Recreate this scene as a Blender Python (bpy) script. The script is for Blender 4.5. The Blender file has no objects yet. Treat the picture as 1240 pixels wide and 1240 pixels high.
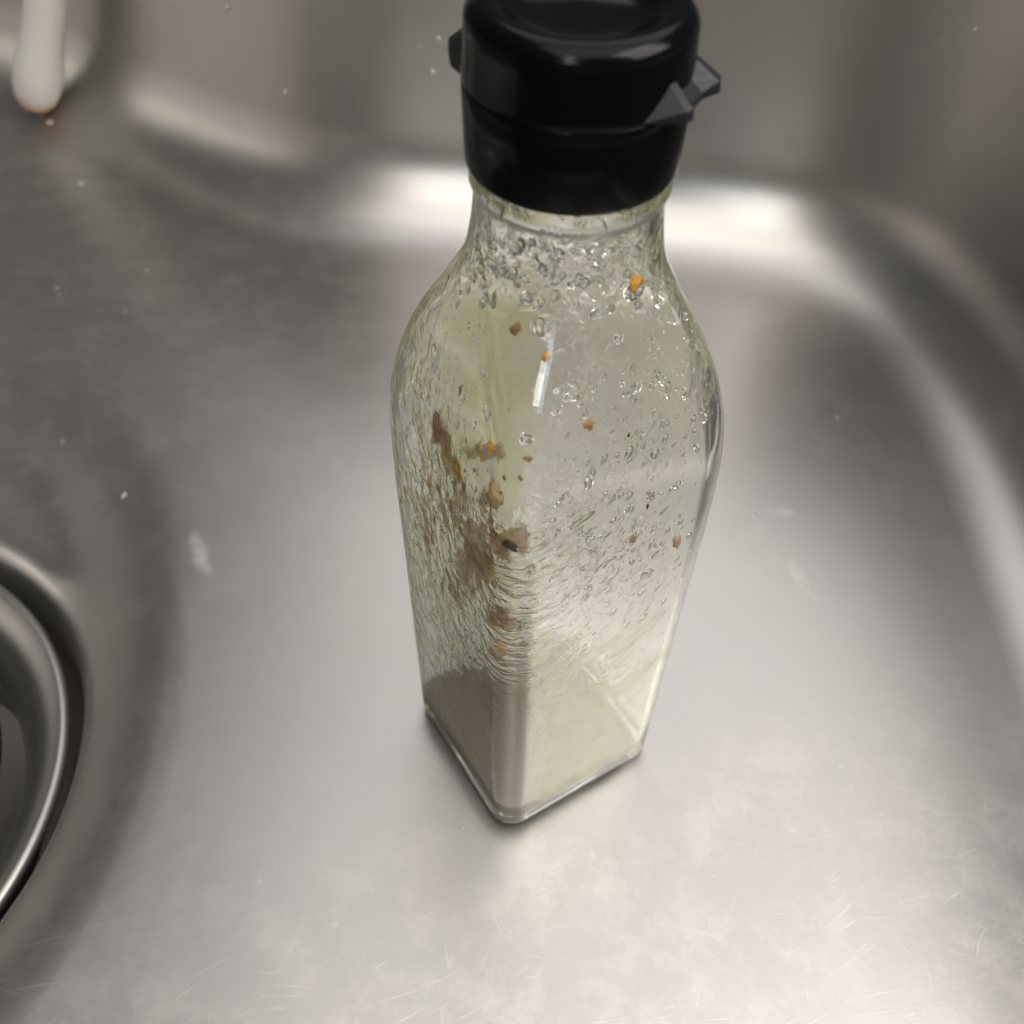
import bpy, bmesh, math, random
from mathutils import Vector, Matrix, noise
from mathutils.bvhtree import BVHTree
random.seed(7)
R = math.radians
S = bpy.context.scene
COL = S.collection

# ------------------------------------------------------------------ camera, world, lamps, exposure
H = 0.26                                   # camera height over the sink floor, metres
cam_d = bpy.data.cameras.new('camera')
cam = bpy.data.objects.new('camera', cam_d); COL.objects.link(cam)
cam_d.sensor_width = 36.0
cam_d.lens = 36.0 * 1243 / 1240
cam_d.clip_start = 0.01; cam_d.clip_end = 20
CAM_M = Matrix.Translation((-0.0076, -0.1474, H)) @ Matrix.Rotation(R(41.2), 4, 'X') @ Matrix.Rotation(R(1.75), 4, 'Z')
cam.matrix_world = CAM_M
cam_d.dof.use_dof = True
cam_d.dof.focus_distance = 0.205
cam_d.dof.aperture_fstop = 19.0
S.camera = cam

world = bpy.data.worlds.new('World'); S.world = world
world.use_nodes = True
bg = world.node_tree.nodes['Background']
bg.inputs[0].default_value = (0.92, 0.95, 1.0, 1)
bg.inputs[1].default_value = 0.05

def area(name, loc, target, sx, sy, power, color):
    l = bpy.data.lights.new(name, 'AREA'); l.shape = 'RECTANGLE'
    l.size = sx; l.size_y = sy; l.energy = power; l.color = color
    o = bpy.data.objects.new(name, l); COL.objects.link(o)
    o.location = loc
    o.rotation_euler = (Vector(target) - Vector(loc)).to_track_quat('-Z', 'Y').to_euler()
    return o
area('ceiling_light', (0.38, 0.95, 1.7), (0.38, 0.95, 0), 1.75, 2.2, 16.0, (1.0, 0.968, 0.965))
area('kitchen_lamp', (0.20, -0.46, 1.60), (0.12, 0.0, 0), 1.6, 1.0, 10.2, (1.0, 0.965, 0.91))
area('front_fill', (-0.30, -1.35, 1.25), (0, 0, 0.1), 0.25, 1.1, 6.5, (1.0, 0.96, 0.90))  # added fill for the bottle's upright faces, not a known lamp
area('side_fill', (1.08, -0.30, 1.18), (0, 0, 0.08), 1.0, 1.0, 23.0, (1.0, 0.96, 0.90))  # added from the right to brighten the bottle, no real source there
area('window', (-0.12, -1.05, 0.66), (0, 0, 0.15), 0.13, 0.30, 0.4, (0.55, 0.74, 1.0))

S.view_settings.view_transform = 'Standard'
S.view_settings.look = 'None'
S.view_settings.exposure = 0.55
S.view_settings.gamma = 1.0
S.render.engine = 'CYCLES'
S.cycles.max_bounces = 20
S.cycles.transmission_bounces = 16
S.cycles.glossy_bounces = 10
S.cycles.transparent_max_bounces = 24
S.cycles.caustics_reflective = True
S.cycles.caustics_refractive = True
S.cycles.blur_glossy = 0.6

# ------------------------------------------------------------------ helpers
def lerp(a, b, t): return a + (b - a) * t
def sstep(a, b, x):
    t = max(0.0, min(1.0, (x - a) / (b - a))); return t * t * (3 - 2 * t)

def mesh_obj(name, verts, faces, mats, parent=None, smooth=True, mat_idx=None):
    me = bpy.data.meshes.new(name)
    me.from_pydata([tuple(v) for v in verts], [], faces)
    for m in (mats if isinstance(mats, (list, tuple)) else [mats]): me.materials.append(m)
    if mat_idx: me.polygons.foreach_set('material_index', mat_idx)
    if smooth: me.polygons.foreach_set('use_smooth', [True] * len(me.polygons))
    me.update()
    o = bpy.data.objects.new(name, me); COL.objects.link(o)
    if parent: o.parent = parent
    return o

def thing(name, loc=(0, 0, 0)):
    o = bpy.data.objects.new(name, None); COL.objects.link(o)
    o.location = loc; o.empty_display_size = 0.01
    return o

def tag(o, label, cat, group=None, kind=None):
    o['label'] = label; o['category'] = cat
    if group: o['group'] = group
    if kind: o['kind'] = kind
    return o

def rings(loops, close_ends=(False, False)):
    """loops: list of equally long closed point lists -> verts, faces"""
    n = len(loops[0]); vs = [p for l in loops for p in l]; fs = []
    for i in range(len(loops) - 1):
        for j in range(n):
            k = (j + 1) % n
            fs.append((i*n + j, i*n + k, (i+1)*n + k, (i+1)*n + j))
    if close_ends[0]: fs.append(tuple(range(n - 1, -1, -1)))
    if close_ends[1]: fs.append(tuple((len(loops)-1)*n + j for j in range(n)))
    return vs, fs

def lathe(prof, n=96, cx=0.0, cy=0.0):
    return [[Vector((cx + r*math.cos(2*math.pi*j/n), cy + r*math.sin(2*math.pi*j/n), z)) for j in range(n)] for r, z in prof]

def curve1(pts, x):
    """monotone-ish cubic through (x, y) points"""
    n = len(pts)
    if x <= pts[0][0]: return pts[0][1]
    if x >= pts[-1][0]: return pts[-1][1]
    for i in range(n - 1):
        if pts[i][0] <= x <= pts[i+1][0]: break
    def slope(k):
        if k <= 0 or k >= n - 1: return 0.0
        a = (pts[k][1]-pts[k-1][1])/(pts[k][0]-pts[k-1][0]); b = (pts[k+1][1]-pts[k][1])/(pts[k+1][0]-pts[k][0])
        return 0.0 if a*b <= 0 else 2*a*b/(a+b)
    h = pts[i+1][0]-pts[i][0]; t = (x-pts[i][0])/h
    return ((2*t**3-3*t**2+1)*pts[i][1] + (t**3-2*t**2+t)*h*slope(i)
            + (-2*t**3+3*t**2)*pts[i+1][1] + (t**3-t**2)*h*slope(i+1))

# ------------------------------------------------------------------ materials
class NT:
    def __init__(self, name):
        self.m = bpy.data.materials.new(name); self.m.use_nodes = True
        self.t = self.m.node_tree; self.t.nodes.clear()
        self.out = self.t.nodes.new('ShaderNodeOutputMaterial')
    def n(self, typ, ins=None, **props):
        nd = self.t.nodes.new(typ)
        for k, v in props.items(): setattr(nd, k, v)
        for k, v in (ins or {}).items(): self.set(nd, k, v)
        return nd
    def set(self, nd, k, v):
        s = nd.inputs[k]
        if isinstance(v, bpy.types.NodeSocket): self.t.links.new(v, s)
        elif isinstance(v, bpy.types.Node): self.t.links.new(v.outputs[0], s)
        else: s.default_value = v
    def math(self, op, a, b=None, c=None, clamp=False):
        nd = self.t.nodes.new('ShaderNodeMath'); nd.operation = op; nd.use_clamp = clamp
        self.set(nd, 0, a)
        if b is not None: self.set(nd, 1, b)
        if c is not None: self.set(nd, 2, c)
        return nd.outputs[0]
    def ramp(self, fac, lo, hi, a=0.0, b=1.0):
        nd = self.n('ShaderNodeMapRange', {'Value': fac, 'From Min': lo, 'From Max': hi, 'To Min': a, 'To Max': b})
        nd.clamp = True; nd.interpolation_type = 'SMOOTHSTEP'
        return nd.outputs[0]
    def coord(self, scale=(1, 1, 1), rot=(0, 0, 0), loc=(0, 0, 0), src=None, kind='POINT'):
        if src is None: src = self.n('ShaderNodeTexCoord').outputs['Object']
        return self.n('ShaderNodeMapping', {'Vector': src, 'Scale': scale, 'Rotation': rot, 'Location': loc}, vector_type=kind).outputs[0]
    def noise(self, vec, scale, detail=3, rough=0.55, dist=0.0):
        return self.n('ShaderNodeTexNoise', {'Vector': vec, 'Scale': scale, 'Detail': detail, 'Roughness': rough, 'Distortion': dist}).outputs['Fac']
    def mixc(self, f, a, b):
        nd = self.n('ShaderNodeMix', data_type='RGBA')
        self.set(nd, 0, f); self.set(nd, 6, a); self.set(nd, 7, b)
        return nd.outputs[2]
    def done(self, surf=None, vol=None):
        if surf: self.t.links.new(surf.outputs[0], self.out.inputs['Surface'])
        if vol: self.t.links.new(vol.outputs[0], self.out.inputs['Volume'])
        return self.m

def steel_material(name, worn=True, base=(0.35, 0.336, 0.324), rough=0.335):
    t = NT(name)
    oc = t.n('ShaderNodeTexCoord').outputs['Object']
    big = t.noise(t.coord(src=oc), 14, 4)
    mid = t.noise(t.coord(src=oc, loc=(3, 1, 2)), 60, 4, 0.6)
    grain = t.noise(t.coord(src=oc, scale=(260, 1500, 700)), 1.0, 2, 0.5)
    grain2 = t.noise(t.coord(src=oc), 2600, 2, 0.6)
    rg = t.math('ADD', t.ramp(big, 0.25, 0.75, rough - 0.004, rough + 0.006), t.ramp(mid, 0.35, 0.7, -0.003, 0.004))
    hgt = t.math('ADD', t.math('MULTIPLY', grain, 0.35), t.math('MULTIPLY', grain2, 0.25))
    col = t.mixc(t.ramp(big, 0.3, 0.7), (base[0]*0.98, base[1]*0.98, base[2]*0.99, 1), (base[0]*1.02, base[1]*1.02, base[2]*1.0, 1))
    scale_f = t.math('MULTIPLY_ADD', t.ramp(mid, 0.40, 0.75), 0.006, 0.03)
    if worn:
        # fine scratches: stretched noise, in a few directions, each broken by its own mask
        sx = t.n('ShaderNodeSeparateXYZ', {0: oc})
        zone = t.math('MULTIPLY', t.ramp(t.math('ADD', sx.outputs[0], t.math('MULTIPLY', sx.outputs[1], -1.0)), -0.08, 0.20),
                      t.ramp(sx.outputs[1], 0.04, -0.10))
        zone = t.math('ADD', t.math('MULTIPLY', zone, 0.9), 0.06)
        warp = t.n('ShaderNodeTexNoise', {'Vector': oc, 'Scale': 26, 'Detail': 2})
        wv = t.n('ShaderNodeVectorMath', {0: warp.outputs['Color'], 1: (0.5, 0.5, 0.5)}, operation='SUBTRACT')
        wv2 = t.n('ShaderNodeVectorMath', {0: wv.outputs[0], 1: (0.012, 0.012, 0)}, operation='MULTIPLY')
        oc2 = t.n('ShaderNodeVectorMath', {0: oc, 1: wv2.outputs[0]}, operation='ADD').outputs[0]
        total = None
        for i, (ang, ln, wd, th, amp) in enumerate([(8, 34, 1500, 0.64, .8), (24, 40, 2100, 0.64, .7), (38, 60, 1300, 0.66, .8), (-62, 60, 1500, 0.66, .8), (72, 80, 1800, 0.66, .8),
                                               (-12, 30, 2400, 0.64, .7), (98, 70, 1400, 0.67, .7), (-35, 90, 1700, 0.67, .6), (15, 110, 900, 0.69, 1.0), (-80, 130, 800, 0.70, 1.0)]):
            v = t.coord(src=oc2, rot=(0, 0, R(ang)), loc=(i*0.031, i*0.017, 0), scale=(1/ln, 1/wd, 0.05), kind='TEXTURE')
            line = t.ramp(t.noise(v, 1.0, 2, 0.5), th, th + 0.09)
            msk = t.ramp(t.noise(t.coord(src=oc, loc=(i*5, 2, i)), 40 + 7*i, 4, 0.6), 0.42, 0.66, 0.0, amp)
            s = t.math('MULTIPLY', line, msk)
            total = s if total is None else t.math('ADD', total, s)
        scr = t.math('MULTIPLY', t.math('MINIMUM', total, 1.0), zone)
        # dried runs and splash marks, each where it lies on the steel (x, y, half length, half width, angle, strength)
        marks = None
        for mx_, my_, hl, hw, an, st_ in [(-0.107, 0.058, 0.012, 0.0028, -66, .55), (0.088, 0.054, 0.011, 0.003, -75, .6), (0.083, 0.085, 0.007, 0.0025, -20, .5), (0.005, -0.048, 0.022, 0.012, 25, .35), (0.06, -0.02, 0.03, 0.012, 40, .3)]:
            q = t.coord(src=t.n('ShaderNodeVectorMath', {0: oc2, 1: (mx_, my_, 0)}, operation='SUBTRACT').outputs[0], rot=(0, 0, R(an)), scale=(hl, hw, 1), kind='TEXTURE')
            ln_ = t.n('ShaderNodeVectorMath', {0: q}, operation='LENGTH').outputs['Value']
            g = t.ramp(ln_, 1.15, 0.3, 0, st_)
            marks = g if marks is None else t.math('MAXIMUM', marks, g)
        # dried water film with lime
        film = t.noise(t.coord(src=oc2, loc=(1, 4, 0), scale=(1, 1, 1)), 60, 8, 0.72)
        filmm = t.math('ADD', t.math('MULTIPLY', t.ramp(film, 0.44, 0.66), zone), t.math('MULTIPLY', marks, t.ramp(film, 0.38, 0.6)))
        spots = t.n('ShaderNodeTexVoronoi', {'Vector': oc, 'Scale': 75, 'Randomness': 1.0})
        sp = t.math('MULTIPLY', t.ramp(spots.outputs['Distance'], 0.09, 0.03), t.ramp(t.noise(oc, 50, 2), 0.52, 0.62))
        hgt = t.math('ADD', hgt, t.math('ADD', t.math('MULTIPLY', scr, 0.3), t.math('MULTIPLY', filmm, 0.06)))
        scale_f = t.math('ADD', scale_f, t.math('MULTIPLY', scr, 1.0))
        scale_f = t.math('ADD', scale_f, t.math('MULTIPLY', filmm, 0.34))
        scale_f = t.math('ADD', scale_f, t.math('MULTIPLY', sp, 0.18), clamp=True)
    bump = t.n('ShaderNodeBump', {'Height': hgt, 'Strength': 0.35, 'Distance': 0.00012})
    p = t.n('ShaderNodeBsdfPrincipled', {'Base Color': col, 'Metallic': 1.0, 'Roughness': rg, 'Normal': bump})
    d = t.n('ShaderNodeBsdfPrincipled', {'Base Color': (0.74, 0.71, 0.66, 1), 'Roughness': 0.6, 'Normal': bump})
    mx = t.n('ShaderNodeMixShader', {0: scale_f, 1: p.outputs[0], 2: d.outputs[0]})
    return t.done(mx)

def plain(name, color, rough=0.4, metallic=0.0, spec=0.5, bump=0.0, bscale=900):
    t = NT(name)
    oc = t.coord()
    v = t.noise(oc, bscale, 3)
    b = t.n('ShaderNodeBump', {'Height': v, 'Strength': bump, 'Distance': 0.0002})
    c = t.mixc(v, (color[0]*0.88, color[1]*0.88, color[2]*0.88, 1), (color[0]*1.1, color[1]*1.1, color[2]*1.1, 1))
    p = t.n('ShaderNodeBsdfPrincipled', {'Base Color': c, 'Roughness': t.ramp(v, 0.3, 0.7, rough*0.85, rough*1.15), 'Metallic': metallic,
                                         'Specular IOR Level': spec, 'Normal': b})
    return t.done(p)

def glass_material(name, wet=False):
    t = NT(name)
    oc = t.n('ShaderNodeTexCoord').outputs['Object']
    ins = {'Base Color': (1, 1, 1, 1), 'Roughness': 0.0, 'IOR': 1.5, 'Transmission Weight': 1.0}
    if wet:
        # rivulets running down (noise stretched along z), ripples across the front corner, beads; where they sit is painted on the mesh
        w = t.n('ShaderNodeTexNoise', {'Vector': oc, 'Scale': 120, 'Detail': 2})
        wv = t.n('ShaderNodeVectorMath', {0: w.outputs['Color'], 1: (0.006, 0.006, 0.006)}, operation='MULTIPLY')
        oc2 = t.n('ShaderNodeVectorMath', {0: oc, 1: wv.outputs[0]}, operation='ADD').outputs[0]
        riv = t.ramp(t.noise(t.coord(src=oc2, scale=(430, 430, 150)), 1.0, 3, 0.55), 0.42, 0.66)
        rip = t.ramp(t.noise(t.coord(src=oc2, scale=(150, 150, 560)), 1.0, 3, 0.55), 0.42, 0.66)
        bead = t.ramp(t.noise(t.coord(src=oc2, scale=(380, 380, 330)), 1.0, 3, 0.55), 0.48, 0.66)
        A = lambda nm: t.n('ShaderNodeAttribute', attribute_name=nm).outputs['Fac']
        h = t.math('ADD', t.math('MULTIPLY', riv, A('rivulet')), t.math('MULTIPLY', rip, A('ripple')))
        h = t.math('ADD', h, t.math('MULTIPLY', bead, A('bead')))
        ins['Normal'] = t.n('ShaderNodeBump', {'Height': h, 'Strength': 0.5, 'Distance': 0.0006})
        # the outside of the glass is dry, only softly wavy
        ins_at = t.n('ShaderNodeAttribute', attribute_name='inside').outputs['Fac']
        wavy = t.noise(t.coord(src=oc), 70, 2, 0.4)
        b2 = t.n('ShaderNodeBump', {'Height': wavy, 'Strength': 0.25, 'Distance': 0.0006})
        nm = t.n('ShaderNodeMix', data_type='VECTOR')
        t.set(nm, 0, ins_at); t.set(nm, 4, b2); t.set(nm, 5, ins['Normal'])
        ins['Normal'] = nm.outputs[1]
    p = t.n('ShaderNodeBsdfPrincipled', ins)
    v = t.n('ShaderNodeVolumeAbsorption', {'Color': (0.85, 0.96, 0.60, 1), 'Density': 26.0})
    return t.done(p, v)

M_STEEL = steel_material('worn_satin_steel')
M_DRAIN = steel_material('drain_steel', worn=False, base=(0.27, 0.262, 0.255), rough=0.38)
M_GLASS = glass_material('bottle_glass', wet=True)
M_CAP = plain('black_gloss_plastic', (0.002, 0.002, 0.0022), rough=0.17, spec=0.10, bump=0.04, bscale=1500)
M_CAP_MATT = plain('black_matt_plastic', (0.008, 0.008, 0.009), rough=0.5, spec=0.25, bump=0.12, bscale=2600)
M_RUBBER = plain('pale_rubber', (0.42, 0.40, 0.30), rough=0.5, bump=0.1)
M_DARK = plain('dark_drain_plastic', (0.02, 0.02, 0.02), rough=0.4, bump=0.1)

def water_material():
    t = NT('clear_water')
    p = t.n('ShaderNodeBsdfPrincipled', {'Base Color': (1, 1, 1, 1), 'Roughness': 0.0, 'IOR': 1.33, 'Transmission Weight': 1.0})
    return t.done(p)
M_WATER = water_material()

def glint_drop_material():
    t = NT('water_painted_glint')
    p = t.n('ShaderNodeBsdfPrincipled', {'Base Color': (0.80, 0.79, 0.76, 1), 'Roughness': 0.05, 'IOR': 1.33, 'Transmission Weight': 0.72})  # drops whitened so their bright glint sits in the colour
    return t.done(p)
M_GLINT_DROP = glint_drop_material()

def liquid_material():
    t = NT('murky_sauce_water')
    oc = t.coord()
    cl = t.noise(oc, 120, 3)
    p = t.n('ShaderNodeBsdfPrincipled', {'Base Color': (1, 1, 1, 1), 'Roughness': 0.02, 'IOR': 1.33, 'Transmission Weight': 1.0})
    d1 = t.n('ShaderNodeBsdfTranslucent', {'Color': (0.20, 0.135, 0.008, 1)}); d2 = t.n('ShaderNodeBsdfDiffuse', {'Color': (0.15, 0.10, 0.006, 1)})
    d = t.n('ShaderNodeMixShader', {0: 0.8, 1: d1.outputs[0], 2: d2.outputs[0]})
    mx = t.n('ShaderNodeMixShader', {0: t.ramp(cl, 0.3, 0.7, 0.93, 0.97), 1: p.outputs[0], 2: d.outputs[0]})
    v = t.n('ShaderNodeVolumeAbsorption', {'Color': (0.82, 0.70, 0.30, 1), 'Density': 75.0})
    return t.done(mx, v)
M_LIQ = liquid_material()

def film_material():
    t = NT('thin_sauce_film')
    oc = t.n('ShaderNodeTexCoord').outputs['Object']
    at = t.n('ShaderNodeAttribute', attribute_name='thick')
    w = t.n('ShaderNodeTexNoise', {'Vector': oc, 'Scale': 150, 'Detail': 2})
    wv = t.n('ShaderNodeVectorMath', {0: w.outputs['Color'], 1: (0.006, 0.006, 0.006)}, operation='MULTIPLY')
    oc2 = t.n('ShaderNodeVectorMath', {0: oc, 1: wv.outputs[0]}, operation='ADD').outputs[0]
    n1 = t.noise(t.coord(src=oc2, scale=(400, 400, 130)), 1.0, 8, 0.66)
    n2 = t.noise(oc, 480, 5, 0.65)
    thick = t.math('ADD', at.outputs['Fac'], t.math('MULTIPLY', t.math('SUBTRACT', n1, 0.5), 1.9))
    a = t.math('MULTIPLY', t.ramp(thick, 0.44, 0.68), t.ramp(thick, 0.4, 1.1, 0.5, 0.92))
    c = t.mixc(t.ramp(n2, 0.35, 0.65), (0.56, 0.35, 0.12, 1), (0.24, 0.12, 0.035, 1))
    tr = t.n('ShaderNodeBsdfTransparent')
    df = t.n('ShaderNodeBsdfDiffuse', {'Color': c}); tl = t.n('ShaderNodeBsdfTranslucent', {'Color': c})
    b = t.n('ShaderNodeMixShader', {0: 0.6, 1: df.outputs[0], 2: tl.outputs[0]})
    glow_smear = t.n('ShaderNodeAttribute', attribute_name='glow_smear').outputs['Fac']  # pale veil: light seen through the bottle put into colour, plus wiped streaks
    veil = t.math('MULTIPLY', t.ramp(t.noise(t.coord(src=oc2, scale=(90, 90, 60), loc=(2, 2, 2)), 1.0, 5, 0.6), 0.3, 0.7, 0.75, 1.15), glow_smear)
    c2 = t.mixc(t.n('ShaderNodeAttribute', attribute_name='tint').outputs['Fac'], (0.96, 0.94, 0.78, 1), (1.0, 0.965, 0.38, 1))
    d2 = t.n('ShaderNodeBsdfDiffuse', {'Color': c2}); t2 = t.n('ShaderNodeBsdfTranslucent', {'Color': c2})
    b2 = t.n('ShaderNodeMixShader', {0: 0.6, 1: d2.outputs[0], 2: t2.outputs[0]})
    glow_mix = t.n('ShaderNodeMixShader', {0: veil, 1: tr.outputs[0], 2: b2.outputs[0]})
    mx = t.n('ShaderNodeMixShader', {0: a, 1: glow_mix.outputs[0], 2: b.outputs[0]})
    return t.done(mx)
M_FILM = film_material()

def flake_material(name, c1, c2):
    t = NT(name)
    oc = t.coord()
    c = t.mixc(t.ramp(t.noise(oc, 900, 3), 0.35, 0.65), (*c1, 1), (*c2, 1))
    p = t.n('ShaderNodeBsdfPrincipled', {'Base Color': c, 'Roughness': 0.55, 'Subsurface Weight': 0.15, 'Subsurface Radius': (0.002, 0.001, 0.0005)})
    return t.done(p)
M_FL = {'orange': flake_material('flake_orange', (0.85, 0.45, 0.05), (0.58, 0.24, 0.03)),
        'brown': flake_material('flake_brown', (0.50, 0.29, 0.10), (0.30, 0.15, 0.05)),
        'dark': flake_material('flake_dark', (0.06, 0.025, 0.012), (0.025, 0.012, 0.008)),
        'tan': flake_material('flake_tan', (0.55, 0.42, 0.24), (0.42, 0.28, 0.13))}

def handle_material():
    t = NT('white_handle_stained_end')
    oc = t.n('ShaderNodeTexCoord').outputs['Object']
    z = t.n('ShaderNodeSeparateXYZ', {0: oc}).outputs[2]
    n = t.noise(t.coord(src=oc), 90, 4, 0.6)
    st = t.math('MULTIPLY', t.ramp(t.math('ADD', z, t.math('MULTIPLY', n, 0.012)), 0.0165, 0.0085), t.ramp(n, 0.3, 0.6, 0.35, 1.0))
    c = t.mixc(st, (0.50, 0.485, 0.44, 1), (0.60, 0.27, 0.08, 1))
    p = t.n('ShaderNodeBsdfPrincipled', {'Base Color': c, 'Roughness': 0.5})
    return t.done(p)
M_HANDLE = handle_material()

# ------------------------------------------------------------------ the sink basin (structure)
DC = Vector((-0.228, -0.019))              # drain centre
LIP = 0.104                                # where the floor starts to roll down to the drain
FILLET = 0.042
plan_ctrl = [(0.206, -0.20), (0.206, -0.05), (0.206, 0.06), (0.202, 0.13), (0.180, 0.21), (0.130, 0.258), (0.060, 0.275), (-0.02, 0.278),
             (-0.085, 0.285), (-0.150, 0.325), (-0.210, 0.368), (-0.290, 0.405), (-0.38, 0.415), (-0.455, 0.39), (-0.49, 0.32), (-0.495, 0.15),
             (-0.495, -0.05), (-0.495, -0.20), (-0.475, -0.275), (-0.41, -0.30), (-0.20, -0.302), (0.0, -0.302), (0.13, -0.30), (0.187, -0.272)]
def catmull(ctrl, per=24):
    n = len(ctrl); out = []
    for i in range(n):
        p0, p1, p2, p3 = [Vector(ctrl[(i+k-1) % n]) for k in range(4)]
        for s in range(per):
            t = s/per
            out.append(0.5*((2*p1) + (p2-p0)*t + (2*p0-5*p1+4*p2-p3)*t*t + (3*p1-p0-3*p2+p3)*t**3))
    return out
dense = catmull(plan_ctrl)
NA = 360
def polar_loop(poly, n=NA):
    """resample a closed polygon by angle about the drain centre"""
    out = []
    m = len(poly)
    for k in range(n):
        a = 2*math.pi*k/n; d = Vector((math.cos(a), math.sin(a))); best = None
        for i in range(m):
            p = poly[i] - DC; q = poly[(i+1) % m] - DC; e = q - p
            den = d.x*e.y - d.y*e.x
            if abs(den) < 1e-12: continue
            t = (p.x*e.y - p.y*e.x)/den; u = (p.x*d.y - p.y*d.x)/den
            if t > 0 and -1e-6 <= u <= 1 + 1e-6 and (best is None or t > best): best = t
        out.append(DC + d*best)
    return out
loop0 = polar_loop(dense)
for _ in range(6): loop0 = [(loop0[i-1] + loop0[i]*2 + loop0[(i+1) % NA])/4 for i in range(NA)]
nrm = []
for i in range(NA):
    tg = (loop0[(i+1) % NA] - loop0[i-1]).normalized(); nrm.append(Vector((-tg.y, tg.x)))   # inward (loop runs counter-clockwise)
DISH = 0.015
def dish(p):                               # the floor drops to a sunken well round the drain, longer towards the back
    dx, dy = p.x - DC.x, p.y - DC.y
    if dy > 0: dy /= 1.5
    r = math.hypot(dx, dy)
    return -DISH*(1 - sstep(0.088, 0.122, r)**0.8)
loop0 = [loop0[i] + nrm[i]*0.022 for i in range(NA)]
loops = []
# drain recess, from the outlet outwards
for r, z in [(0.0005, -0.085), (0.070, -0.075), (0.085, -0.060), (0.0925, -0.050), (0.0945, -0.040), (0.0950, -0.025), (0.0951, -0.020), (0.0954, -0.0150), (0.0960, -0.0112), (0.0968, -0.0085), (0.0980, -0.0061), (0.0997, -0.0038), (0.1020, -0.0017)]:
    lp = []
    for k in range(NA):
        x, y = DC.x + r*math.cos(2*math.pi*k/NA), DC.y + r*math.sin(2*math.pi*k/NA)
        lp.append(Vector((x, y, z + dish(DC + (Vector((x, y)) - DC).normalized()*0.1045) if r > 0.094 else z - DISH)))
    loops.append(lp)
fl = [loop0[k] + nrm[k]*FILLET for k in range(NA)]
for s in range(1, 31):
    t = (s/30)**1.3
    lp = []
    for k in range(NA):
        p = Vector((DC.x + 0.1045*math.cos(2*math.pi*k/NA), DC.y + 0.1045*math.sin(2*math.pi*k/NA))).lerp(fl[k], t)
        lp.append(Vector((p.x, p.y, dish(p))))
    loops.append(lp)
DRAFT = R(4)
for s in range(1, 17):                     # fillet
    a = (math.pi/2 - DRAFT)*s/16
    o = FILLET*(1 - math.sin(a)); z = FILLET*(1 - math.cos(a))
    loops.append([Vector((*(loop0[k] + nrm[k]*o), z)) for k in range(NA)])
z0 = FILLET*(1 - math.sin(DRAFT)); o0 = FILLET*(1 - math.cos(DRAFT))
for s in range(1, 9):                      # wall
    dz = (0.165 - z0)*s/8
    loops.append([Vector((*(loop0[k] + nrm[k]*(o0 - dz*math.tan(DRAFT))), z0 + dz)) for k in range(NA)])
o1 = o0 - (0.165 - z0)*math.tan(DRAFT)
for s in range(1, 9):                      # rolled rim and flange
    a = math.pi/2*s/8
    loops.append([Vector((*(loop0[k] + nrm[k]*(o1 - 0.012*(1 - math.cos(a)))), 0.165 + 0.012*math.sin(a))) for k in range(NA)])
loops.append([Vector((*(loop0[k] + nrm[k]*(o1 - 0.075)), 0.177)) for k in range(NA)])
vs, fs = rings(loops)
sink = mesh_obj('sink', vs, fs, M_STEEL)
sink['kind'] = 'structure'; sink['label'] = 'worn satin stainless steel sink basin'

# ------------------------------------------------------------------ drain strainer
dr = thing('drain_strainer', (DC.x, DC.y, -0.0122 - DISH))
tag(dr, 'round stainless steel drain strainer set in the sink floor at the left', 'drain strainer')
def local_lathe(name, prof, mat, parent, n=128):
    v, f = rings(lathe(prof, n)); return mesh_obj(name, v, f, mat, parent)
rim = [(0.0868, 0.0030), (0.0885, 0.0055)] + [(0.0892 + 0.0022*math.cos(R(a)), 0.0062 + 0.0022*math.sin(R(a))) for a in range(110, -100, -15)] + [(0.0885, 0.0030), (0.0868, 0.0030)]
local_lathe('rolled_rim', rim, M_DRAIN, dr)
local_lathe('flange', [(0.0885, 0.0064), (0.0855, 0.0050), (0.081, 0.0012), (0.0765, -0.0045), (0.0735, -0.010), (0.0715, -0.016), (0.0705, -0.040)], M_DRAIN, dr)
lid = local_lathe('basket_cover', [(0.0001, 0.0042), (0.030, 0.0042), (0.060, 0.0046), (0.0675, 0.0052), (0.0690, 0.0040), (0.0690, -0.002), (0.064, -0.003)], M_DARK, dr)
local_lathe('cover_rim', [(0.0664 + 0.0016*math.cos(R(a)), 0.0062 + 0.0016*math.sin(R(a))) for a in range(0, 361, 24)], M_RUBBER, lid)

# ------------------------------------------------------------------ the bottle
ROT = R(33)
PA = [(0, 24.5), (30, 25.0), (70, 25.6), (104, 26.1), (113, 26.05), (120, 25.85), (127, 25.3), (134, 24.3), (142, 22.4), (152, 18.9), (159, 16.7), (165.6, 15.75), (171, 15.35), (185, 15.0)]
PR = [(0, 6.6), (30, 7.0), (70, 7.2), (113, 7.4), (120, 7.7), (127, 8.4), (134, 9.7), (142, 11.6), (152, 14.5), (159, 15.6), (165.6, 15.4), (171, 15.05), (185, 14.7)]
def ring_pts(a, r, z):
    """rounded square, half side a, corner radius r (mm) at height z (mm) -> metres, turned by ROT"""
    r = min(r, a*0.982); pts = []
    for q in range(4):
        c = a - r; base = q*math.pi/2
        loc = [(c + r*math.cos(t*math.pi/2/12), c + r*math.sin(t*math.pi/2/12)) for t in range(13)]
        loc += [(c*(1 - 2*k/9), a) for k in range(1, 9)]
        for x, y in loc:
            X = x*math.cos(base) - y*math.sin(base); Y = x*math.sin(base) + y*math.cos(base)
            pts.append(Vector(((X*math.cos(ROT) - Y*math.sin(ROT))/1000, (X*math.sin(ROT) + Y*math.cos(ROT))/1000, z/1000)))
    return pts
bottle = thing('glass_bottle', (0, 0, 0))
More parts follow.
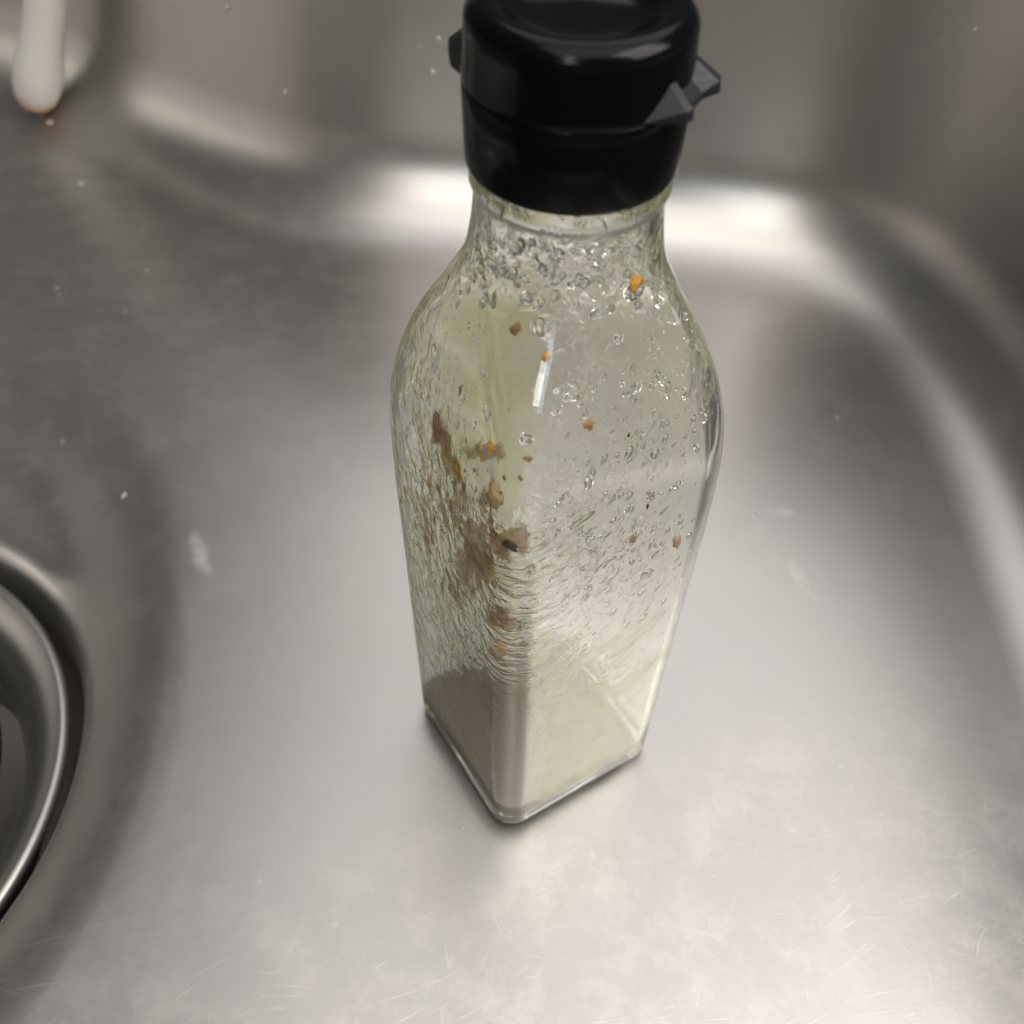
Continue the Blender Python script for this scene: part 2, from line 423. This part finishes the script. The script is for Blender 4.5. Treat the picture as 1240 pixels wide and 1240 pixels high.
tag(bottle, 'square clear glass sauce bottle with black flip cap and wet seasoning residue inside', 'bottle')
outer = []; inner = []
HEEL = 4.0
outer.append(ring_pts(24.2 - 13, 0.5, 2.2)); outer.append(ring_pts(24.2 - 7.5, 2.0, 1.2)); outer.append(ring_pts(24.2 - 5.2, 2.4, 0.15))
for k in range(9):
    a = R(90*k/8); i = HEEL*(1 - math.sin(a)); outer.append(ring_pts(24.5 - i, 6.6 - i*0.6, 0.02 + HEEL*(1 - math.cos(a))))
z = HEEL + 4
while z <= 112: outer.append(ring_pts(curve1(PA, z), curve1(PR, z), z)); z += 9
z = 114
while z <= 171: outer.append(ring_pts(curve1(PA, z), curve1(PR, z), z)); z += 1.5
for dz, da in [(171.8, 0.1), (172.4, 0.55), (173.2, 0.8), (174.0, 0.55), (174.6, 0.1), (176, 0), (185, 0)]:
    a = 15.3 + da; outer.append(ring_pts(a, a, dz))
TH = 2.3
def in_a(z): return curve1(PA, z) - TH
def in_r(z): return max(2.6, curve1(PR, z) - TH*0.9)
inner.append(ring_pts(in_a(0) - 15, 0.5, 5.6)); inner.append(ring_pts(in_a(0) - 9, 1.2, 5.3)); inner.append(ring_pts(in_a(0) - 5.5, 1.8, 4.9))
for k in range(9):
    a = R(90*k/8); i = 4.5*(1 - math.sin(a)); inner.append(ring_pts(in_a(0) - i, 4.6 - i*0.6, 4.7 + 4.5*(1 - math.cos(a))))
z = 12
while z <= 112: inner.append(ring_pts(in_a(z), in_r(z), z)); z += 4
z = 114
while z <= 172: inner.append(ring_pts(in_a(z), in_r(z), z)); z += 1.5
inner.append(ring_pts(13.0, 12.9, 185))
NR = len(outer[0])
all_loops = outer + inner[::-1]
vs, fs = rings(all_loops, (True, True))
body = mesh_obj('glass_body', vs, fs, M_GLASS, bottle)
at = body.data.attributes.new('inside', 'FLOAT', 'POINT')
at.data.foreach_set('value', [0.0 if i < NR*len(outer) else 1.0 for i in range(len(vs))])
CAM_O = CAM_M.translation
def photo_px(p):
    q = CAM_M.inverted() @ p
    return 620 + 1243*q.x/-q.z, 620 - 1243*q.y/-q.z
def blobsum(px, py, bl):
    return max(am*math.exp(-(((px-bx)/rx)**2 + ((py-by)/ry)**2)) for bx, by, rx, ry, am in bl)
WET = {'rivulet': [(515, 470, 22, 90, .8), (525, 650, 45, 130, 1.0), (570, 740, 45, 60, .8), (520, 330, 40, 40, .6), (600, 300, 60, 40, .5), (845, 440, 14, 60, .5)],
       'ripple': [(622, 740, 32, 70, 1.1), (660, 660, 40, 60, .4)],
       'bead': [(690, 320, 130, 55, 1.0), (690, 255, 130, 40, .8), (720, 650, 70, 100, .45), (700, 440, 50, 60, .45), (770, 520, 40, 70, .45), (700, 820, 70, 70, .35), (600, 640, 40, 40, .5)]}
fwd = Vector((CAM_O.x, CAM_O.y, 0)).normalized()
for nm, bl in WET.items():
    vals = []
    for i, p in enumerate(vs):
        if i < NR*len(outer): vals.append(0.0)
        elif Vector((p.x, p.y, 0)).dot(fwd) > -0.006: vals.append(blobsum(*photo_px(p), bl))
        else: vals.append((0.0 if nm == 'ripple' else 0.10) + (0.5 if p.z > 0.138 and nm == 'bead' else 0.0))
    at = body.data.attributes.new(nm, 'FLOAT', 'POINT'); at.data.foreach_set('value', vals)
bm = bmesh.new(); bm.from_mesh(body.data); bmesh.ops.recalc_face_normals(bm, faces=bm.faces); bm.to_mesh(body.data); bm.free()

# inner wall as a surface to put the leftovers on
ivs, ifs = rings(inner, (False, False))
INNER = BVHTree.FromPolygons([tuple(v) for v in ivs], ifs)
ovs, ofs = rings(outer)
OUTER = BVHTree.FromPolygons([tuple(v) for v in ovs], ofs)
def seen_at(px, py, tree=None):
    """the near inner wall where the photograph shows something (photo pixels)"""
    d = (CAM_M.to_3x3() @ Vector(((px - 620)/1243, -(py - 620)/1243, -1))).normalized()
    loc, n, _, _ = (tree or INNER).ray_cast(CAM_O, d)
    if loc is None: return None, None
    if n.dot(d) > 0: n = -n                # towards the camera, out of the cavity
    return loc, n

# cap
cap = None
def cap_part(name, prof, mat, parent, n=128):
    v, f = rings(lathe(prof, n)); return mesh_obj(name, v, f, mat, parent)
mm = 0.001
collar = [(14.6, 176.0), (16.0, 175.9), (16.45, 176.15), (16.75, 176.9), (17.0, 183), (17.1, 189.15), (17.0, 189.27), (14.5, 189.3), (14.5, 176.0)]
cap = cap_part('cap', [(r*mm, z*mm) for r, z in collar], M_CAP, bottle)
lidp = [(14.6, 189.40), (17.0, 189.42), (17.12, 189.55), (17.1, 190.4), (16.75, 196.2)]
for k in range(1, 10):
    a = R(115*k/9); lidp.append((13.7 + 3.05*math.cos(a), 197.3 + 3.05*math.sin(a)))
lidp += [(11.6, 199.75), (10.6, 199.1), (9.3, 198.35), (7.5, 197.8), (5, 197.5), (2.5, 197.4), (0.01, 197.38)]
lid = cap_part('lid', [(r*mm, z*mm) for r, z in lidp], M_CAP, cap)
def azim(az, r, z): return Vector((r*mm*math.cos(R(az)), r*mm*math.sin(R(az)), z*mm))
# thumb tab: two wings with a saddle between, facets flat
vs = []; fs = []
sec = [(-60, 0.1), (-44, 3.4), (-40, 3.6), (-34, 2.0), (-22, 2.0), (-14, 3.9), (-9, 3.9), (2, 0.1)]
for az, p in sec:
    vs += [azim(az, 15.9, 189.6), azim(az, 16.95 + p, 189.6), azim(az, 16.95 + p*0.94, 189.8 + 0.40*p), azim(az, 16.6, 189.9 + 1.25*min(p, 3.4)), azim(az, 15.9, 190.2 + 1.2*min(p, 3.4))]
for i in range(len(sec) - 1):
    for j in range(5):
        k = (j + 1) % 5; fs.append((i*5 + j, i*5 + k, (i+1)*5 + k, (i+1)*5 + j))
fs += [(0, 1, 2, 3, 4), tuple(len(vs) - 1 - k for k in range(5))]
tab = mesh_obj('thumb_tab', vs, fs, M_CAP_MATT, cap, smooth=False)
bv = tab.modifiers.new('bevel', 'BEVEL'); bv.width = 0.0002; bv.segments = 2
# hinge lug on the other side
vs = []; fs = []
sec = [(130, 0.1), (138, 2.6), (146, 3.9), (160, 3.9), (168, 2.6), (176, 0.1)]
prof = [(-1.0, 186.6), (0.45, 186.9), (0.95, 188.0), (1.0, 189.4), (0.95, 190.8), (0.4, 192.0), (-1.0, 192.6)]
for az, p in sec:
    for q, zz in prof: vs.append(azim(az, 16.8 + (q*p if q > 0 else q), 189.4 + (zz - 189.4)*(0.6 + 0.5*p/3.9)))
m = len(prof)
for i in range(len(sec) - 1):
    for j in range(m):
        k = (j + 1) % m; fs.append((i*m + j, i*m + k, (i+1)*m + k, (i+1)*m + j))
fs += [tuple(range(m)), tuple(len(vs) - 1 - k for k in range(m))]
mesh_obj('hinge', vs, fs, M_CAP_MATT, cap)

# liquid left in the bottom: fills the inner wall 0.1 mm into the glass up to a level
def level(p): return 8.2 - 4.5*(p.x*0.94 + p.y*0.34)/0.024*0.55
cols = [[l[j] for l in inner] for j in range(NR)]
lq = [[Vector((l[j].x, l[j].y, l[j].z - 0.00012)) for j in range(NR)] for l in inner[:4]]
def wall_at(col, zz):
    for k in range(3, len(col) - 1):
        if col[k].z <= zz <= col[k+1].z:
            return col[k].lerp(col[k+1], (zz - col[k].z)/max(1e-9, col[k+1].z - col[k].z))
    return col[3].copy()
for s_ in range(1, 13):
    lp = []
    for col in cols:
        zb = col[3].z; zt = level(col[11])/1000
        p = wall_at(col, lerp(zb, zt, s_/12)); lp.append(Vector((p.x*1.005, p.y*1.005, p.z)))
    lq.append(lp)
for f_, dz in [(0.985, 0.0005), (0.95, 0.0008), (0.5, 0.0009), (0.1, 0.0009)]:
    lq.append([Vector((p.x*f_, p.y*f_, level(Vector((p.x*f_, p.y*f_, 0)))/1000 - dz)) for p in lq[15]])
v, f = rings(lq, (True, True))
liq = mesh_obj('leftover_liquid', v, f, M_LIQ)
bm = bmesh.new(); bm.from_mesh(liq.data); bmesh.ops.recalc_face_normals(bm, faces=bm.faces); bm.to_mesh(liq.data); bm.free()
tag(liq, 'murky yellow brown liquid pooled in the bottom of the glass bottle', 'liquid')

# thin film of sauce on the near inner wall; thickness painted from blobs (photo pixels, radius x, y, amount)
blobs = [(549, 545, 9, 30, .9), (578, 548, 22, 8, .8), (566, 600, 10, 40, .75), (530, 590, 40, 60, .55), (560, 620, 45, 40, .6), (620, 655, 32, 22, 1.0), (585, 675, 30, 50, .95), (600, 600, 18, 18, .9), (600, 545, 20, 14, .95),
         (540, 520, 10, 24, 1.1), (560, 565, 10, 18, 1.0), (525, 640, 28, 60, .55), (560, 705, 30, 40, .6), (610, 745, 24, 20, .8), (640, 680, 22, 14, .6),
         (612, 785, 20, 10, .6), (675, 690, 20, 9, .45), (585, 640, 30, 22, .8), (500, 600, 12, 40, .5), (575, 540, 20, 8, .7), (640, 555, 9, 5, .6)]
vs = []; th = []; fs = []
floops = []
z = 6.2
while z <= 164: floops.append(ring_pts(in_a(z) + 0.15, in_r(z) + 0.12, z)); z += 1.6
def refine(l):                             # halve the edges so the painted thickness has room to vary
    return [q for i, p in enumerate(l) for q in (p, (p + l[(i+1) % len(l)])/2)]
vs, fs = rings([refine(l) for l in floops])
th = [max(0.0, blobsum(*photo_px(p), [(bx, by, rx*1.12, ry*1.12, am) for bx, by, rx, ry, am in blobs])) if Vector((p.x, p.y, 0)).dot(fwd) > -0.002 else 0.0 for p in vs]
film = mesh_obj('sauce_film', vs, fs, M_FILM)
at = film.data.attributes.new('thick', 'FLOAT', 'POINT'); at.data.foreach_set('value', th)
def fdir(deg): return Vector((math.cos(ROT + R(deg)), math.sin(ROT + R(deg)), 0))
NL, NRT = fdir(180), fdir(270)             # outward normals of the near left and near right faces
glow_smear = []; tint = []  # luminous inside of the bottle painted pale, wiped streaks included
for p in vs:
    px, py = photo_px(p)
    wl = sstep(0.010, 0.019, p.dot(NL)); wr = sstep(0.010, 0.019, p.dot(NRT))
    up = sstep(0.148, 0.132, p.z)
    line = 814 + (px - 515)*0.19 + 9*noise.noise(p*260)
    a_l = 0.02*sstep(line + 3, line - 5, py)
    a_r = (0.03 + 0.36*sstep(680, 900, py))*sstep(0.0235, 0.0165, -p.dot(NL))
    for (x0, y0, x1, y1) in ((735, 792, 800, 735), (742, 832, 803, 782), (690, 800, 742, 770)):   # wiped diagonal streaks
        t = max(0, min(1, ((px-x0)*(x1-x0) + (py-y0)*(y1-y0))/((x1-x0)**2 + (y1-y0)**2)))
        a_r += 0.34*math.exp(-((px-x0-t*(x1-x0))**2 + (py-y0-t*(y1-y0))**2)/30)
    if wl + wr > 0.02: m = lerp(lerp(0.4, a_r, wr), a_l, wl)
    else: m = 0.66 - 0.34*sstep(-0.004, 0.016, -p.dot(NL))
    glow_smear.append(m*up + 0.06*(1 - up)); tint.append(1.0 - (0.85 - 0.5*sstep(700, 900, py))*max(wr*(1 - wl), sstep(0.006, 0.018, -p.dot(NL))))
for nm, vals in (('glow_smear', glow_smear), ('tint', tint)):
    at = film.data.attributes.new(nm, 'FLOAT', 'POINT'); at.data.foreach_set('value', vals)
tag(film, 'brown smeared sauce film with a painted pale glow on the inside wall of the glass bottle', 'sauce residue', kind='stuff')

# seasoning flakes stuck inside
def flake(px, py, w, h, ang, kind, name, label, cat, group, jag=0.42):
    p, n = seen_at(px, py)
    if p is None: return
    up = (Vector((0, 0, 1)) - n*n.z).normalized(); rt = up.cross(n)
    dist = (p - CAM_O).length; s = 1.2*dist/1243/2
    fore = max(0.4, abs(n.dot((CAM_O - p).normalized())))
    rnd = random.Random(int(px*7 + py)); vs = []; fs = []
    N = 12
    prof = [(0.55, -0.9), (0.95, -0.45), (1.0, 0.1), (0.75, 0.75), (0.3, 1.0)]
    rad = [1 + rnd.uniform(-jag, jag) for _ in range(N)]
    ca, sa = math.cos(R(ang)), math.sin(R(ang))
    t = min(w, h)*s*0.42
    for rr, zz in prof:
        for j in range(N):
            a = 2*math.pi*j/N; r = rad[j]*rr
            x = w*s*r*math.cos(a); y = h*s/fore**0.5*r*math.sin(a)
            vs.append(rt*(x*ca - y*sa) + up*(x*sa + y*ca) - n*(t*0.15 + t*zz*(1 + rnd.uniform(-.2, .2))))
    for i in range(4):
        for j in range(N):
            k = (j+1) % N; fs.append((i*N + j, i*N + k, (i+1)*N + k, (i+1)*N + j))
    fs += [tuple(range(N-1, -1, -1)), tuple(4*N + j for j in range(N))]
    o = mesh_obj(name, vs, [tuple(reversed(k)) for k in fs], M_FL[kind]); o.location = p
    tag(o, label, cat, group)
G = 'seasoning flakes stuck inside the bottle'
for a in [(581, 250, 9, 15, 10, 'orange', 'orange flake at the left of the neck just under the cap'),
          (763, 341, 20, 12, 20, 'orange', 'large orange seed flake on the right shoulder in a water drop'),
          (626, 398, 11, 13, 15, 'brown', 'brown flake high on the left face below the shoulder'),
          (663, 430, 10, 11, 0, 'orange', 'small orange flake just right of the front corner under the shoulder'),
          (710, 512, 14, 9, -10, 'brown', 'wide brown flake alone in the middle of the right face'),
          (757, 524, 4, 5, 0, 'dark', 'tiny black speck on the right face beside the beads'),
          (538, 516, 10, 22, 15, 'brown', 'long brown flake at the top left end of the sauce smear'),
          (600, 541, 16, 10, -20, 'orange', 'bright orange flake in the clump near the front corner'),
          (562, 567, 9, 13, 15, 'orange', 'orange flake with dark end halfway down the smear'),
          (621, 656, 14, 10, -15, 'dark', 'dark brown flake in the thickest patch of residue'),
          (640, 553, 9, 5, -10, 'brown', 'little brown flake beside the orange clump at the front corner'),
          (604, 357, 5, 14, 5, 'tan', 'thin tan sliver on the left shoulder'),
          (565, 470, 6, 9, 0, 'brown', 'small brown chip above the smear on the left face'),
          (815, 650, 11, 15, 10, 'tan', 'pale tan seed near the right edge of the right face'),
          (762, 648, 9, 6, 30, 'brown', 'small slanted brown flake low on the right face'),
          (779, 608, 4, 5, 0, 'dark', 'tiny dark speck near the right edge of the bottle'),
          (613, 742, 12, 7, 20, 'brown', 'brown flake in the ripples low on the front corner'),
          (611, 779, 13, 6, -10, 'orange', 'lowest orange flake on the front corner above the liquid'),
          (511, 771, 6, 9, 0, 'brown', 'brown fleck at the lower left edge of the bottle'),
          (725, 846, 5, 6, 0, 'orange', 'tiny orange fleck near the bottom of the right face'),
          (578, 658, 6, 8, 0, 'orange', 'small orange fleck in the left part of the smear'),
          (604, 600, 22, 22, 20, 'tan', 'lump of beige paste on the left face above the dark flake')]:
    flake(*a[:6], 'seasoning_flake', a[6], 'flake', G)

# specks too fine to pick apart, along the smear
V = []; F = []; rs = random.Random(5)
for _ in range(70):
    bx, by = rs.choice([(600, 660), (585, 690), (605, 600), (550, 560), (610, 745), (540, 620)])
    p, n = seen_at(rs.gauss(bx, 22), rs.gauss(by, 26))
    if p is None: continue
    r = rs.uniform(0.0002, 0.0006)
    up = (Vector((0, 0, 1)) - n*n.z).normalized(); rt = up.cross(n); b = len(V); k = rs.uniform(0.5, 1.0)
    ring = [p + (rt*math.cos(a)*k + up*math.sin(a))*r*rs.uniform(0.7, 1.3) for a in [i*1.0472 for i in range(6)]]
    V += ring + [p + n*r*0.5, p - n*r*0.6]
    for j in range(6): F += [(b + j, b + (j+1) % 6, b + 6), (b + (j+1) % 6, b + j, b + 7)]
sp = mesh_obj('seasoning_specks', V, F, M_FL['brown'])
tag(sp, 'scattered fine brown specks in the sauce smear on the left face', 'seasoning', kind='stuff')

# water drops inside: the clearer ones as parts, the fine beads as one part
def dome(w, h, t, N=14, rnd=None):
    vs = []; fs = []; prof = [(1.0, -0.25), (1.0, 0.0), (0.93, 0.35), (0.74, 0.68), (0.42, 0.92), (0.0, 1.0)]
    ph = rnd.uniform(0, 6.28); e = rnd.uniform(0.05, 0.2); e2 = rnd.uniform(0, 0.12)
    for rr, zz in prof[:-1]:
        for j in range(N):
            a = 2*math.pi*j/N; q = 1 + e*math.cos(2*a + ph) + e2*math.cos(3*a + ph*2)
            vs.append(Vector((w*rr*q*math.cos(a), h*rr*q*math.sin(a), t*zz)))
    vs.append(Vector((0, 0, t)))
    for i in range(4):
        for j in range(N):
            k = (j+1) % N; fs.append((i*N + j, i*N + k, (i+1)*N + k, (i+1)*N + j))
    for j in range(N): fs.append((4*N + j, 4*N + (j+1) % N, 5*N))
    fs.append(tuple(range(N-1, -1, -1)))
    return vs, fs
def drop_at(px, py, w, h, ang, rnd, N=14, flat=0.5):
    p, n = seen_at(px, py)
    if p is None: return None
    up = (Vector((0, 0, 1)) - n*n.z).normalized(); rt = up.cross(n)
    s = (p - CAM_O).length/1243/2
    v, f = dome(w*s, h*s, min(w, h)*s*flat, N, rnd)
    ca, sa = math.cos(R(ang)), math.sin(R(ang))
    return [p + rt*(q.x*ca - q.y*sa) + up*(q.x*sa + q.y*ca) - n*q.z for q in v], [tuple(reversed(k)) for k in f]
rnd = random.Random(11)
for px, py, w, h, ang in [(835, 417, 12, 18, -15), (795, 455, 10, 26, 25), (805, 470, 8, 26, -10), (788, 546, 13, 16, -20), (725, 376, 30, 16, 15), (620, 330, 20, 14, 10),
                          (640, 358, 20, 16, 0), (603, 318, 16, 14, 0), (762, 350, 30, 24, 10), (745, 408, 14, 12, 0), (768, 466, 12, 12, 0), (760, 472, 9, 14, 0), (638, 530, 14, 18, 0),
                          (592, 452, 9, 10, 0), (596, 502, 12, 12, 0), (708, 580, 14, 20, 0), (700, 625, 34, 12, 15), (785, 655, 10, 14, 30), (757, 545, 10, 22, -35), (815, 583, 12, 12, 0),
                          (727, 678, 30, 9, 25), (780, 690, 16, 8, 30), (690, 480, 20, 12, 0), (735, 300, 24, 10, 10), (670, 300, 26, 12, 0), (575, 345, 10, 22, 15), (547, 350, 10, 26, 20),
                          (562, 362, 8, 24, 10), (820, 385, 9, 22, 25), (808, 330, 10, 22, 20), (700, 340, 26, 14, 0), (655, 395, 14, 26, 0), (532, 430, 10, 30, 10)]:
    d = drop_at(px, py, w, h, ang, rnd, 18)
    if d: mesh_obj('water_drop', d[0], d[1], M_WATER, bottle)
V = []; F = []
def zone_beads(n, x0, x1, y0, y1, smin, smax, aspect, tilt, keep=lambda x, y: True):
    for _ in range(n):
        px, py = rnd.uniform(x0, x1), rnd.uniform(y0, y1)
        if not keep(px, py): continue
        s = smin + (smax - smin)*rnd.random()**2.5
        d = drop_at(px, py, s, s*rnd.uniform(1, aspect), tilt + rnd.uniform(-20, 20), rnd, 9, rnd.uniform(.3, .55))
        if d:
            b = len(V); V.extend(d[0]); F.extend(tuple(b + k for k in f) for f in d[1])
zone_beads(260, 670, 850, 440, 720, 2.5, 9, 1.9, -30)
zone_beads(120, 660, 800, 620, 800, 2.5, 8, 2.2, -40)
zone_beads(150, 575, 800, 285, 370, 4, 15, 1.5, 0)
zone_beads(130, 500, 600, 380, 560, 2.5, 6, 2.5, 15)
zone_beads(160, 500, 600, 560, 800, 2.5, 7, 2.6, 25)
zone_beads(90, 780, 862, 330, 520, 2, 7, 1.6, 0)
zone_beads(70, 640, 770, 760, 960, 2.5, 7, 1.4, 0)
bd = mesh_obj('fine_water_beads', V, F, M_WATER, bottle); bd['kind'] = 'stuff'

# ------------------------------------------------------------------ white handle leaning in the back left corner
def handle():
    base = Vector((-0.249, 0.331, 0.006)); top = Vector((-0.118, 0.318, 0.30))
    root = thing('utensil_handle', base)
    ax = (top - base); L = ax.length; q = ax.to_track_quat('Z', 'Y')
    prof = [(0.0001, 0.0), (0.004, 0.0004), (0.0072, 0.002), (0.0098, 0.006), (0.0112, 0.013), (0.0113, 0.022), (0.0105, 0.031), (0.0096, 0.041), (0.0093, 0.07), (0.0094, 0.15), (0.0095, L)]
    v, f = rings(lathe(prof, 40), (False, True))
    o = mesh_obj('utensil_handle', v, f, M_HANDLE); o.location = base; o.rotation_euler = q.to_euler()
    bpy.data.objects.remove(root)
    o.name = 'utensil_handle'
    tag(o, 'white utensil handle with orange stained rounded end in the back left corner', 'handle')
handle()

# ------------------------------------------------------------------ water drops on the steel
SINK = BVHTree.FromPolygons([tuple(v.co) for v in sink.data.vertices], [tuple(p.vertices) for p in sink.data.polygons])
for px, py, w, lab in [(345, 112, 9, 'water drop on the dark back wall left of the bottle cap'),
                       (274, 9, 11, 'water drop high on the back wall between handle and cap'),
                       (60, 148, 9, 'water drop just under the stained end of the white handle'),
                       (150, 600, 9, 'water drop on the floor edge beside the dark drain recess'),
                       (1180, 36, 8, 'water drop at the top right of the back wall'),
                       (524, 88, 9, 'lower water drop on the back wall beside the cap hinge'),
                       (531, 47, 7, 'upper water drop on the back wall beside the cap hinge'),
                       (98, 222, 7, 'faint water drop in the dark corner below the white handle'),
                       (918, 622, 8, 'water drop on the sink floor just right of the bottle'),
                       (938, 640, 6, 'smaller water drop on the floor right of the bottle, farther right'),
                       (560, 1003, 6, 'water drop on the floor in front of the bottle left edge')]:
    p, n = seen_at(px, py, SINK)
    if p is None: continue
    s = (p - CAM_O).length/1243/2
    w *= 0.85; v, f = dome(w*s, w*s, w*s*0.5, 16, rnd)
    q = n.to_track_quat('Z', 'Y')
    o = mesh_obj('water_drop_on_steel', v, f, M_GLINT_DROP); o.location = p; o.rotation_euler = q.to_euler()
    tag(o, lab, 'water drop', 'water drops on the sink steel')
